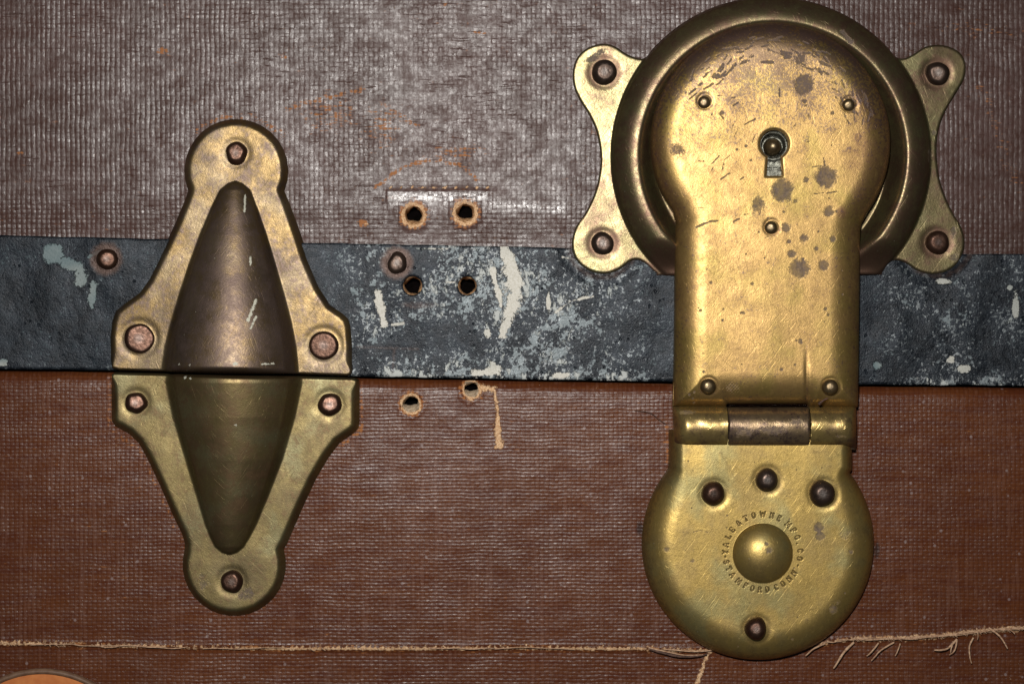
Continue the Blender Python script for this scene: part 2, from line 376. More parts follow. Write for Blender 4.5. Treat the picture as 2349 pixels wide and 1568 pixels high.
def rivet(px, py, h0, r, hh, mat, parent, seed=0, flat=0.35, oval=1.0, ang=0.0, name='rivet', hn=None, label=None, rag=0.05):
    hh = hh*1.3 if name == 'rivet' else hh*1.15
    rs = np.random.RandomState(seed+int(px)); NS, NR = 40, 16
    ph = rs.uniform(0, 6.28, 4); am = rs.uniform(-1, 1, 4)*rag
    tx, ty = rs.uniform(-.13, .13, 2)
    V = []; A = []; F = []
    def R(t): return r*(1+am[0]*math.cos(2*t+ph[0])+am[1]*math.cos(3*t+ph[1])+0.7*am[2]*math.cos(5*t+ph[2]))
    hn = h0+hh*.5 if hn is None else hn
    for i in range(NR+1):
        f = 1-i/NR*0.985          # radius fraction from rim to top
        hgt = hh*math.sqrt(max(0, 1-f**2.3))
        ft = flat*hh
        for j in range(NS):
            t = 2*math.pi*j/NS; rr = R(t)*f
            u, v = rr*math.cos(t)*oval, rr*math.sin(t)
            uu, vv = u*math.cos(ang)-v*math.sin(ang), u*math.sin(ang)+v*math.cos(ang)
            cap = hh*(1-flat*0.35)+(uu*tx+vv*ty)*0.8
            z = -0.5*math.log(math.exp(-hgt/(.5*1.6))+math.exp(-cap/(.5*1.6)))*1.6 if flat > 0 else hgt
            V.append(pos(px+uu, py+vv, h0+z-(6 if i == 0 else 0), hn)); A.append(max(0, 1-f/0.55))
    V.append(pos(px, py, h0+hh*(1-flat*.35), hn)); A.append(1.0)
    for i in range(NR):
        for j in range(NS):
            k = (j+1) % NS; F.append([i*NS+j, (i+1)*NS+j, (i+1)*NS+k, i*NS+k])
    for j in range(NS): F.append([NR*NS+j, len(V)-1, NR*NS+(j+1) % NS])
    org = pos(px, py, h0, hn)
    ob = mk(name, V, F, mat, parent, True, {'top': A}, org); reg(ob, org)
    if label: ob['label'] = label
    return ob

def tubes(name, paths, mat, parent, ns=6):
    V = []; F = []
    for pts, rad, hs in paths:
        P = crom(pts, 8, False); n = len(P)
        for i, (x, y) in enumerate(P):
            t = i/(n-1); h = np.interp(t, np.linspace(0, 1, len(hs)), hs)
            q = P[min(i+1, n-1)]-P[max(i-1, 0)]; q = q/max(np.hypot(*q), 1e-6)
            r = rad*(1-0.45*t)*(1+.12*math.sin(i*2.3+x))
            for j in range(ns):
                a = 2*math.pi*j/ns
                V.append(pos(x-q[1]*r*math.cos(a), y+q[0]*r*math.cos(a), h+r*math.sin(a)))
            if i:
                b = len(V)-2*ns
                for j in range(ns): F.append([b+j, b+(j+1) % ns, b+ns+(j+1) % ns, b+ns+j])
    org = pos(paths[0][0][0][0], paths[0][0][0][1])
    ob = mk(name, V, F, mat, parent, True, None, org); reg(ob, org); return ob

def ywall(px, table):
    xs, ys = zip(*table); return np.interp(px, xs, ys)
BT = [(-900, 528), (0, 540), (380, 548), (700, 557), (1130, 565), (1540, 573), (2225, 582), (2349, 583), (3300, 590)]
BB = [(-900, 832), (0, 845), (250, 848.5), (820, 862), (1540, 875), (1970, 881), (2349, 884), (3300, 894)]
SEAM = [(-900, 1470), (0, 1475), (150, 1478), (480, 1485), (850, 1488), (1200, 1485), (1450, 1488), (1620, 1492), (1883, 1476), (1959, 1466), (2077, 1465), (2172, 1458), (2243, 1449), (2349, 1441), (3300, 1400)]

def hole_sdf(x, y, cx, cy, r, seed, rag=0.05):
    t = np.arctan2(y-cy, x-cx); rs = np.random.RandomState(seed); o = 0
    for k in (2, 3, 5, 7, 11): o = o+rs.uniform(.3, 1)*np.cos(k*t+rs.uniform(0, 6))
    return np.hypot(x-cx, y-cy)-r*(1+rag*o/2)

def hole_tube(cx, cy, r, depth, mat, parent, seed, top=0, slant=0.0):
    NS = 40; V = []; F = []; rs = np.random.RandomState(seed); ph = rs.uniform(0, 6, 4)
    L = [top-1, top-7, top-16, top-depth*.45, top-depth]
    for i, h in enumerate(L):
        for j in range(NS):
            t = 2*math.pi*j/NS
            f = 1+0.07*math.cos(3*t+ph[0]+i*.6)+0.06*math.cos(5*t+ph[1]+i)+0.05*math.cos(9*t+ph[2]+i*2)-0.05*min(i, 3)+(0.10 if i == 0 else 0)
            V.append(pos(cx+r*f*math.cos(t), cy+r*f*math.sin(t)*(1-slant*(i/4)*(math.sin(t) > 0)*(1+.12*math.sin(3*t+seed))), h))
        if i:
            for j in range(NS): F.append([(i-1)*NS+j, (i-1)*NS+(j+1) % NS, i*NS+(j+1) % NS, i*NS+j])
    org = pos(cx, cy); ob = mk('screw_hole', V, F, mat, parent, True, None, org); reg(ob, org); return ob

def slab(name, x0, y0, x1, y1, h0, h1, mat, parent):
    V = [pos(x, y, h) for h in (h0, h1) for x, y in ((x0, y0), (x1, y0), (x1, y1), (x0, y1))]
    F = [[0, 1, 2, 3], [7, 6, 5, 4], [0, 4, 5, 1], [1, 5, 6, 2], [2, 6, 7, 3], [3, 7, 4, 0]]
    org = pos((x0+x1)/2, (y0+y1)/2, h0); ob = mk(name, V, F, mat, parent, False, None, org); reg(ob, org); return ob

# ------------------------------------------------------------------ trunk lid (upper canvas, steel band)
trunk = thing('trunk', 'old brown canvas covered trunk front with a dark steel band behind the brass hardware', 'trunk', CX, 860)
UH = [(948.9, 493, 21.5, 31, 1), (1067.3, 487.6, 21, 32, 2)]
def up_sdf(x, y):
    d = np.minimum(np.minimum(x+700, 3050-x), np.minimum(y+800, ywall(x, BT)+8-y))
    for cx, cy, r, r2, s in UH: d = np.minimum(d, hole_sdf(x, y, cx, cy, r, s, .09))
    return d
def up_h(x, y, d):
    h = 2.0*lump(x, y, 700, 3)-3.5*smooth(y-ywall(x, BT), -90, 0)
    h -= 5*blob(x, y, 541, 390, 120)*0.0
    # pressed square left by a removed fitting
    sq = np.minimum(np.minimum(x-886, 1126-x), y-434)
    h -= 2.0*smooth(sq, -3, 5)*(1-smooth(y, 450, 490))
    for cx, cy, r, r2, s in UH:
        rr = np.hypot(x-cx, y-cy); h += 3*np.exp(-((rr-r2+3)/6)**2)-6*np.exp(-((rr-r)/5)**2)
    return h
def up_scuff(x, y, d):
    v = vmax(seg(x, y, [(858, 432), (900, 400), (935, 378), (985, 368)], 9),
             seg(x, y, [(1000, 370), (1060, 380), (1096, 414)], 8),
             seg(x, y, [(882, 433), (1130, 433)], 4), seg(x, y, [(882, 433), (880, 460)], 4),
             .8*seg(x, y, [(660, 250), (750, 225), (830, 205)], 14), .7*seg(x, y, [(880, 240), (960, 290)], 12),
             blob(x, y, 832, 512, 15, 9), .9*blob(x, y, 372, 116, 14, 9), .8*blob(x, y, 652, 130, 10, 6),
             .8*blob(x, y, 46, 350, 10, 8), .8*blob(x, y, 1105, 75, 22, 5), .8*blob(x, y, 1020, 12, 20, 4),
             .4*seg(x, y, [(2130, 60), (2349, 75)], 22), .42*seg(x, y, [(2250, 200), (2330, 420)], 30), .7*seg(x, y, [(450, 300), (505, 268), (590, 270), (650, 310)], 12),
             .55*blob(x, y, 1050, 350, 60, 25), .5*blob(x, y, 760, 260, 80, 50), .5*blob(x, y, 880, 290, 50, 60))
    for cx, cy, r, r2, s in UH: v = np.maximum(v, .85*np.clip(1-(np.hypot(x-cx, y-cy)-r2)/11, 0, 1))
    return v
def up_tan(x, y, d):
    v = np.zeros_like(x)
    for cx, cy, r, r2, s in UH: v = np.maximum(v, np.clip((r2+1.5-np.hypot(x-cx, y-cy))/9+.25*lump(x, y, 30, s), 0, 1)*(np.hypot(x-cx, y-cy) < r2+14))
    for k in range(10): v = np.maximum(v, .8*blob(x, y, 895+k*25, 430.5, 4, 3))
    return np.maximum(v, .6*blob(x, y, 838, 515, 6, 5))
def up_press(x, y, d):
    sq = smooth(np.minimum(np.minimum(x-880, 1132-x)*.5, y-435), 0, 12)*(1-smooth(y, 455, 480))*(.6+.4*lump(x, y, 60, 5))
    return np.maximum(sq, .6*seg(x, y, [(1126, 470), (1290, 478)], 16))
def up_dark(x, y, d):
    return vmax(.55*seg(x, y, [(505, 271), (585, 271)], 5), .5*blob(x, y, 556, 228, 6), .5*smooth(y-ywall(x, BT), -10, 2), .45*blob(x, y, 1800, 60, 420, 40)*0)  # dark line, spot and darker edge along the band
lid = relief('lid', up_sdf, (-700, -800, 3050, 620), 6.0, up_h, -60, M['cloth_up'], trunk,
       {'scuff': up_scuff, 'tan': up_tan, 'press': up_press, 'dark_marks': up_dark})
for cx, cy, r, r2, s in UH: hole_tube(cx, cy, r, 55, M['fibre'], lid, s, -3, .35)
lid['label'] = 'worn grey-brown canvas lid of the trunk'
BH = [(946.6, 655, 22, 5), (1071.8, 655.2, 21.5, 6)]
def bd_sdf(x, y):
    d = np.minimum(np.minimum(x+700, 3050-x), np.minimum(y-ywall(x, BT), ywall(x, BB)-y)+1.2*lump(x, x*0, 160, 4))
    for cx, cy, r, s in BH: d = np.minimum(d, hole_sdf(x, y, cx, cy, r, s, .02))
    return d
def bd_h(x, y, d):
    h = 5+roll(d, 5, 2.5)+1.6*lump(x, y, 260, 12, 3)
    for rx, ry in ((245, 594), (911, 603)):
        rr = np.hypot(x-rx, y-ry); h += 4*np.exp(-(rr/60)**2)-1.0*np.exp(-((rr-27)/8)**2)
    for ex, ey in ((1382, 558), (2150, 556)): h -= 4*np.exp(-((np.hypot(x-ex, y-ey)-88)/14)**2)
    return h
def bd_flake(x, y, d):
    v = .22+.60*smooth(x, 690, 900)*(1-smooth(x, 1330, 1600))
    v = np.maximum(v, .60*smooth(x, 1960, 2050)); v = np.maximum(v, .35*blob(x, y, 190, 640, 90, 60))
    v = np.maximum(v, 0.95*blob(x, y, 1160, 660, 130, 130)); v = v-.5*blob(x, y, 930, 600, 55, 45)-.35*blob(x, y, 980, 780, 110, 40)
    v += .25*smooth(y-ywall(x, BB), -32, -6)
    return v+.16*lump(x, y, 220, 77, 2)
def bd_pale(x, y, d):
    return vmax(seg(x, y, [(1155, 572), (1170, 600), (1182, 655), (1170, 720), (1152, 765)], [26, 38, 38, 34, 24]),
                seg(x, y, [(1130, 620), (1150, 700)], 14), seg(x, y, [(866, 672), (882, 745)], 21), seg(x, y, [(900, 745), (925, 742)], 8),
                seg(x, y, [(1085, 858), (1140, 850), (1125, 828)], [20, 24, 10]), blob(x, y, 1118, 765, 10, 14), .9*blob(x, y, 1258, 690, 6, 22),
                blob(x, y, 122, 582, 30, 24), seg(x, y, [(150, 600), (185, 612), (188, 645)], 27), seg(x, y, [(215, 655), (212, 700)], 19),
                seg(x, y, [(205, 590), (235, 575)], 8), .8*blob(x, y, 8, 830, 14, 12), blob(x, y, 2328, 700, 9, 36), .9*blob(x, y, 2165, 645, 20, 8),
                .9*blob(x, y, 2012, 838, 12, 12), .9*blob(x, y, 2210, 845, 18, 10), .8*blob(x, y, 2315, 660, 9, 8), .9*blob(x, y, 2180, 825, 13, 10), .85*blob(x, y, 1285, 860, 26, 9),
                .8*seg(x, y, [(1270, 720), (1310, 690), (1360, 680)], 9), .8*seg(x, y, [(880, 570), (1110, 571)], 4), .7*seg(x, y, [(980, 645), (1050, 648)], 6), .7*seg(x, y, [(1290, 590), (1340, 600)], 7))
def bd_brown(x, y, d):
    v = 0*x
    for rx, ry in ((245, 594), (911, 603)): v = np.maximum(v, 1.1*np.exp(-(np.hypot(x-rx, y-ry)/40)**4))
    for ex, ey in ((1382, 558), (2150, 556)): v = np.maximum(v, .55*np.exp(-((np.hypot(x-ex, y-ey)-78)/12)**2))
    return vmax(v, .5*seg(x, y, [(820, 795), (960, 800)], 12), .5*seg(x, y, [(905, 800), (900, 860)], 12), .5*blob(x, y, 960, 700, 60, 12))
bandp = relief('steel_band', bd_sdf, (-700, 500, 3050, 910), 3.0, bd_h, -30, M['band'], trunk, {'flake': bd_flake, 'pale': bd_pale, 'brown': bd_brown})
for cx, cy, r, s in BH: hole_tube(cx, cy, r-.5, 60, M['fibre'], bandp, s, 2)
rivet(245, 594, 9, 26, 17, M['rivet'], bandp, 1, .5, .96, label='small round coppery rivet in the steel band')
rivet(911, 603, 9, 26, 17, M['rivet_dk'], bandp, 2, .5, .90, label='dull brown rivet in the steel band above a screw hole')
slab('lid_board', -700, -800, 3050, 900, -58, -160, M['dark'], lid)

# ------------------------------------------------------------------ trunk body (lower canvas)
LH = [(942.8, 926.8, 20, 27, 11), (1081, 893.5, 18, 25, 12)]
def lo_sdf(x, y):
    d = np.minimum(np.minimum(x+700, 3050-x), np.minimum(2500-y, y-ywall(x, BB)-5))
    for cx, cy, r, r2, s in LH: d = np.minimum(d, hole_sdf(x, y, cx, cy, r, s, .07))
    return d
def lo_h(x, y, d):
    e = y-ywall(x, BB)-5
    h = -24+roll(e, 34, 22)-3+2.2*lump(x, y, 800, 5)
    s = y-ywall(x, SEAM)-1.5*lump(x, y*0, 50, 9, 3)
    h += -6*smooth(s, -1, 3)+3*np.exp(-(s/5)**2)
    for cx, cy, r, r2, q in LH:
        rr = np.hypot(x-cx, y-cy); h += 3*np.exp(-((rr-r2+2)/6)**2)-5*np.exp(-((rr-r)/5)**2)
    return h
def lo_scuff(x, y, d):
    v = vmax(.75*seg(x, y, [(252, 860), (252, 985), (320, 1030), (425, 1262)], [9, 9, 7, 5]), .9*seg(x, y, [(826, 880), (827, 990), (780, 1022)], 9),
             .6*seg(x, y, [(899, 870), (900, 905)], 4), .5*seg(x, y, [(985, 925), (1030, 912)], 6), .8*seg(x, y, [(1118, 1016), (1140, 1018)], 6),
             .8*seg(x, y, [(1528, 950), (1530, 1060)], [8, 12]), .5*seg(x, y, [(1965, 1060), (1985, 1110)], 8),
             .45*np.exp(-((y-ywall(x, SEAM))/12)**2), .75*seg(x, y, [(2130, 950), (2240, 1180)], 5)*0)
    for cx, cy, r, r2, s in LH: v = np.maximum(v, .75*np.clip(1-(np.hypot(x-cx, y-cy)-r2)/9, 0, 1))
    return v
def lo_tan(x, y, d):
    s = y-ywall(x, SEAM)-1.5*lump(x, y*0, 50, 9, 3)
    teeth = .5+.5*np.sin(x/2.2+2*lump(x, 0*x, 60, 3))
    v = .95*np.exp(-((s-1)/(3.2+1.3*lump(x, 0*x, 300, 2)))**2)*(0.70+.3*teeth)
    v = np.maximum(v, .5*teeth*np.exp(-((s+5)/5)**2))
    v = np.maximum(v, .75*smooth(x, 1900, 1990)*np.exp(-((s+1)/7)**2))
    for cx, cy, r, r2, q in LH: v = np.maximum(v, np.clip((r2+1.5-np.hypot(x-cx, y-cy))/8+.25*lump(x, y, 30, q), 0, 1)*(np.hypot(x-cx, y-cy) < r2+14))
    v = vmax(v, seg(x, y, [(1137, 900), (1141, 950), (1144, 1022)], [4, 7, 15]), seg(x, y, [(1105, 888), (1132, 892)], 11),
             .9*seg(x, y, [(1624, 1500), (1598, 1572)], [7, 10]), .35*blob(x, y, 2140, 1140, 4, 60)*0)
    return v
def lo_dark(x, y, d):
    return vmax(.9*blob(x, y, 1468, 1212, 9, 20), .9*blob(x, y, 2012, 1262, 8, 22), .6*blob(x, y, 1113, 1039, 5), .5*blob(x, y, 846, 1191, 6), .6*seg(x, y, [(520, 1494), (548, 1488)], 6),
                .4*smooth(-(y-ywall(x, BB)), -12, -2), .35*seg(x, y, [(700, 1480), (1000, 1482)], 4))  # brown-black spots, a darker top edge and a line along the seam
body = relief('body', lo_sdf, (-700, 810, 3050, 2500), 6.0, lo_h, -90, M['cloth_lo'], trunk,
       {'scuff': lo_scuff, 'tan': lo_tan, 'dark_marks': lo_dark})
for cx, cy, r, r2, s in LH: hole_tube(cx, cy, r, 46, M['fibre_pale'], body, s, -8, .85)
body['label'] = 'reddish brown canvas body of the trunk below the seam'
slab('body_board', -700, 925, 3050, 2500, -58, -160, M['dark'], body)
slab('body_board', -700, 860, 3050, 925, -75, -160, M['dark'], body)
# frayed edge along the seam: overlapping cords, and the loose ends hanging from it
rs = np.random.RandomState(5); cords = []
x = -20
while x < 2400:
    L = rs.uniform(60, 190); dens = .9 if x > 1880 else (.65 if (440 < x < 640 or x < 190) else .30)
    if rs.rand() < dens:
        xs_ = np.linspace(x, x+L, 6)
        cords.append(([(q, float(ywall(q, SEAM))+rs.uniform(-2.5, 3.0)-(2 if x > 1880 else 0)) for q in xs_], rs.uniform(1.0, 2.2), [-2, 1, 2, 1, -2]))
    x += L*(.18 if x > 1880 else .5)
for k in range(60):
    q = rs.uniform(1960, 2349) if k < 40 else rs.uniform(0, 1500)
    y = float(ywall(q, SEAM)); a = rs.uniform(-1, 1)
    cords.append(([(q, y-rs.uniform(2, 7)), (q+a*4, y), (q+a*8+3, y+rs.uniform(2, 6))], rs.uniform(.8, 1.6), [-2, 3, 0]))
e = tubes('frayed_edge', cords, M['thread'], body, 6)
zt = lambda p: [(1793.5+a*.2365, 1368+b*.2365) for a, b in p]
LT = [[(700, 440), (600, 530), (540, 620), (500, 690)], [(940, 445), (870, 520), (820, 570)], [(1090, 440), (960, 510), (900, 570), (865, 615)],
      [(1150, 450), (1120, 510), (1095, 570)], [(1700, 410), (1610, 490), (1540, 510), (1475, 512)], [(1700, 420), (1670, 510), (1620, 560)],
      [(1665, 430), (1635, 500), (1632, 545)], [(1860, 395), (1815, 470), (1815, 570), (1835, 640)], [(2010, 300), (2100, 370), (2150, 440), (2185, 500)],
      [(420, 450), (300, 500), (225, 570)], [(1890, 300), (1895, 360), (1893, 415)], [(2200, 310), (2240, 340), (2255, 365)]]
for k, p in enumerate(LT):
    tubes('loose_thread', [(zt(p), [3.4, 2.2, 2.2, 1.8, 2.8, 2.2, 2, 2.4, 2.6, 2.4, 1.8, 1.5][k], [-2, 8, 11, 5])], M['thread'], body, 8)
tubes('loose_thread', [([(1490, 1487), (1526, 1497), (1563, 1504), (1600, 1503), (1622, 1499)], 3.6, [0, 5, 8, 5, 0])], M['thread_dk'], body, 8)
tubes('loose_thread', [([(1488, 1484), (1530, 1493), (1570, 1500), (1612, 1500)], 1.8, [2, 8, 12, 4])], M['thread'], body, 8)
tubes('loose_thread', [([(1455, 942-1), (1475, 943), (1495, 948), (1512, 962), (1528, 972)], 1.0, [0, 4, 6, 6, 3])], M['thread_dk'], body, 6)
# bare round patch, lower left
pd = lambda x, y: 236-np.hypot(x-95, (y-1769)*1.0)
relief('round_patch_rim', lambda x, y: np.minimum(pd(x, y), 13-pd(x, y)+0*x), (-160, 1525, 340, 2010), 4, lambda x, y, d: -5+roll(d, 8, 6), -16, M['patch_rim'], body)
relief('round_patch', lambda x, y: pd(x, y)-10, (-160, 1530, 340, 2010), 5, lambda x, y, d: -5+0*x, -16, M['patch'], body)['label'] = 'bare orange-brown round patch with a grey rim'

# ------------------------------------------------------------------ clamps on the left
c1 = [(541+121*math.cos(math.radians(a)), 391+120*math.sin(math.radians(a))) for a in np.linspace(158, 382, 20)]
OUT_UP = c1+[(652, 436), (665, 468), (682, 516), (706.5, 590), (735.5, 657), (760.5, 696), (789, 715), (803, 728), (809, 748), (812, 794), (811, 848), (806, 860), (797, 862.5),
             (686, 859), (490, 855), (272, 850), (256, 845), (249, 823), (248, 773), (252, 736), (261, 710), (283, 692), (316, 668), (337, 640), (374.5, 566), (403.5, 503), (420, 462), (428, 440)]
CT = [(444, 7, 822), (455, 40, 821), (490, 85, 820), (600, 135, 815), (740, 190, 810), (900, 245, 805), (1060, 295, 803), (1220, 340, 800), (1350, 370, 796), (1500, 388, 793)]
UY = [233.6+.415*a for a, b, c in CT]; UW = [.415*b for a, b, c in CT]; UC = [200.2+.415*c for a, b, c in CT]
LTB = [(60, 372, 815), (140, 385, 815), (330, 345, 815), (560, 275, 815), (760, 205, 807), (920, 146, 797), (1000, 108, 792), (1045, 82, 790), (1075, 45, 790), (1088, 7, 790)]
LY = [817.5+.415*a for a, b, c in LTB]; LW = [.415*b for a, b, c in LTB]; LC = [200.2+.415*c for a, b, c in LTB]
def cone(x, y, ty, tw, tc, hmax, pw=2.05, q=.62):
    wd = np.interp(y, ty, tw, left=.01, right=.01); c = np.interp(y, ty, tc)
    u = np.abs(x-c)/np.maximum(wd, 1)
    body_ = np.maximum(1-np.clip(u, 0, 1)**pw, 0)**q
    hm = hmax*np.clip(wd/160, 0, 1)**.85
    return hm*body_*smooth(1-u, 0, .20)
def clamp_h(riv, ty, tw, tc, hmax, lip):
    def f(x, y, d):
        dm = d*(1+3.0*(np.exp(-((np.interp(x, [250, 535, 812], [848, 852, 860])-y)/16)**2) if lip > 0 else np.exp(-((y-np.interp(x, [250, 535, 820], [854, 860, 867]))/16)**2)))
        h = -2-4.5*np.log(np.exp(-2.1*dm/4.5)+math.exp(-27/4.5))
        ye = np.interp(y*0+x, [250, 400, 535, 690, 820], [849, 850.5, 852, 856, 860]) if lip > 0 else np.interp(x, [250, 535, 820], [854.5, 860, 866.5])
        e = np.clip((ye-y if lip > 0 else y-ye)/(13 if lip > 0 else 7), 0, 1)
        h = h+cone(x, y, ty, tw, tc, hmax)*(1-.22*(1-e)**2.2)+1.0*lump(x, y, 240, 8, 2)
        wd = np.interp(y, ty, tw, left=0, right=0); c = np.interp(y, ty, tc)
        u = (np.abs(x-c)-wd)
        for rx, ry, r in riv: h -= 1.6*np.exp(-((np.hypot(x-rx, y-ry)-r)/9)**2)
        return h
    return f
U_R = [(543, 352, 27, 20, .5), (320, 776, 39, 15, 1.1), (743, 792, 38, 15, 1.1)]
cu = thing('brass_clamp_plate', 'tarnished brass clamp plate with raised half cone on the steel band, point upwards', 'clamp plate', 535, 850, 'pair of coned brass clamp plates')
def upc_pat(x, y, d):
    wd = np.interp(y, UY, UW, left=0, right=0); c = np.interp(y, UY, UC); ins = smooth(wd-np.abs(x-c), -8, 22)
    return np.clip(ins*(.72+.25*smooth(x, 590, 680))+.35*(1-smooth(d, 0, 8)), 0, 1)
def upc_white(x, y, d):
    return vmax(seg(x, y, [(596, 688), (580, 735)], [5, 8]), seg(x, y, [(596, 728), (586, 752)], 5), seg(x, y, [(566, 450), (566, 490)], 4), .9*seg(x, y, [(610, 834), (636, 833)], 4),
                .9*blob(x, y, 552, 833, 8, 4), .8*blob(x, y, 582, 600, 3, 14), .7*blob(x, y, 422, 835, 3), .7*blob(x, y, 448, 836, 3))
def upc_groove(x, y, d):
    return vmax(.8*seg(x, y, [(577, 705), (540, 770), (505, 835)], 2.4), .7*seg(x, y, [(672, 525), (632, 575)], 2.2))
relief('plate', sdf_poly(OUT_UP), (240, 262, 820, 868), 2.0, clamp_h([(a, b, r) for a, b, r, _, _ in U_R], UY, UW, UC, 104, 1), -2, M['clamp'], cu,
       {'patina_shade': upc_pat, 'white': upc_white, 'groove': upc_groove}, hn=14)
for k, (a, b, r, hh, fl) in enumerate(U_R):
    rivet(a, b, 21, r-(3 if fl > 1 else 0), hh, M['rivet'], cu, k, fl, 1.0, label='broad flat-topped copper rivet' if fl > 1 else None, hn=22, rag=.03 if fl > 1 else .07)
c2 = [(535.5+119*math.cos(math.radians(a)), 1294.8+118*math.sin(math.radians(a))) for a in np.linspace(-17, 197, 20)]
OUT_LO = c2+[(422, 1247), (415, 1224), (395, 1183), (366, 1116), (337, 1054), (316.4, 1016.7), (295.6, 996), (262, 977), (254, 965), (253.5, 940), (253, 880), (254, 858), (262, 853.5),
             (400, 857), (535, 860), (690, 862.5), (812, 866), (822, 870), (824, 885), (824, 965), (822, 981), (812, 992), (777, 1016.7), (752, 1050), (723, 1099.7), (694, 1162), (668, 1222), (657, 1247)]
L_R = [(313, 923, 26, 19, .5), (757, 927, 28, 20, .5), (533, 1332, 27, 20, .5)]
cl = thing('brass_clamp_plate', 'olive brass clamp plate with raised half cone on the brown canvas, point downwards', 'clamp plate', 538, 1410, 'pair of coned brass clamp plates')
def loc_pat(x, y, d):
    wd = np.interp(y, LY, LW, left=0, right=0); c = np.interp(y, LY, LC); ins = smooth(wd-np.abs(x-c), -8, 22)
    return np.clip(ins*.55+.25*(1-smooth(d, 0, 9))+.5*blob(x, y, 555, 1155, 22, 18)+.45*blob(x, y, 595, 1085, 20, 10), 0, 1)
relief('plate', sdf_poly(OUT_LO), (244, 846, 832, 1420), 2.0, clamp_h([(a, b, r) for a, b, r, _, _ in L_R], LY, LW, LC, 98, 0), -12, M['clamp_lo'], cl,
       {'patina_shade': loc_pat, 'white': lambda x, y, d: vmax(.9*blob(x, y, 435, 864, 4), .8*blob(x, y, 448, 866, 3), .6*blob(x, y, 552, 972, 4)),
        'stain': lambda x, y, d: vmax(.5*blob(x, y, 565, 1360, 22, 14), .4*blob(x, y, 470, 1330, 18, 24))}, hn=14)
for k, (a, b, r, hh, fl) in enumerate(L_R): rivet(a, b, 21, r, hh, M['rivet'], cl, 10+k, fl, 1.0, hn=22, rag=.05)

# ------------------------------------------------------------------ ring plate with four ears
z3 = lambda L: [(1251.3+a*.4681, b*.4681) for a, b in L]
RC = (1768.6, 359.5)
left_ear = z3([(440, 281), (395, 262), (335, 224), (275, 214), (210, 233), (160, 275), (135, 340), (138, 420), (168, 490), (215, 565), (250, 645), (268, 740), (268, 820), (252, 910), (225, 985), (188, 1055), (150, 1110), (130, 1180),
               (137, 1245), (170, 1295), (230, 1332), (300, 1341), (365, 1318), (410, 1283), (450, 1272), (490, 1292), (548, 1343), (600, 1350)])
right_ear = z3([(1600, 1346), (1645, 1340), (1680, 1293), (1720, 1274), (1770, 1290), (1825, 1325), (1885, 1342), (1950, 1335), (2010, 1300), (2045, 1240), (2055, 1180), (2040, 1115), (2000, 1045), (1960, 960), (1930, 860), (1918, 740),
                (1927, 640), (1960, 545), (2010, 460), (2050, 390), (2061, 325), (2045, 272), (2000, 236), (1930, 219), (1860, 230), (1810, 262), (1760, 286)])
top_arc = [(RC[0]+367.5*math.cos(math.radians(a)), RC[1]+367.5*math.sin(math.radians(a))) for a in np.linspace(-38.5, -142, 26)]
ring_out = crom(left_ear+right_ear+top_arc, 3)
rt = thing('brass_ring_plate', 'round brass ring plate with four rounded riveted ears, behind the keyhole hasp', 'ring plate', 1768, 630)
E_R = [(1386, 166, 30, 20), (2150, 169, 28, 20), (1382, 558, 27, 18), (2150, 556, 28, 17)]
def ring_h(x, y, d):
    rr = np.hypot(x-RC[0], y-RC[1]); h = 7+roll(d, 5, 4)+.8*lump(x, y, 200, 21)
    t = np.where(rr > 309, (rr-309)/58.5, (rr-309)/42.0)
    bead = 50*np.where(t > 0, np.maximum(1-np.abs(t)**2.0, 0)**.58, np.cos(np.clip(np.abs(t), 0, 1)*math.pi/2)**1.5)
    fade = 1-smooth(y, 545, 622)*.75
    h = h+bead*fade*np.where(t > 0, smooth(1-np.abs(t), 0, .12), 1)
    for a, b, r, _ in E_R: h -= 1.6*np.exp(-((np.hypot(x-a, y-b)-r)/9)**2)
    return h
def ring_pat_shade(x, y, d):
    rr = np.hypot(x-RC[0], y-RC[1]); v = .60*np.exp(-((rr-325)/46)**4)+.3*(1-smooth(d, 0, 8))+.5*smooth(y, 520, 625)*np.exp(-((rr-330)/70)**4)  # bead patina doubles as painted shade on its flanks
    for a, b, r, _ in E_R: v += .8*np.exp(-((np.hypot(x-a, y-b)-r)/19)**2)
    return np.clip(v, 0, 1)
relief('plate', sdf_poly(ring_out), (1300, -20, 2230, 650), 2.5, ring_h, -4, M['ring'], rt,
       {'patina_shade': ring_pat_shade, 'stain': lambda x, y, d: vmax(seg(x, y, [(1925, 80), (1945, 102)], 9), .6*blob(x, y, 1365, 130, 26, 8, -.6), .5*blob(x, y, 2130, 355, 8, 22), .7*blob(x, y, 2143, 305, 6), .5*blob(x, y, 2192, 590, 14, 12), .5*blob(x, y, 2188, 530, 7, 20))}, hn=12)
for k, (a, b, r, hh) in enumerate(E_R): rivet(a, b, 10, r, hh, M['rivet_dk'] if k != 3 else M['rivet'], rt, 20+k, .45, 1.0, hn=12, rag=.045, label='reddish rivet in the lower right ear' if k == 3 else None)

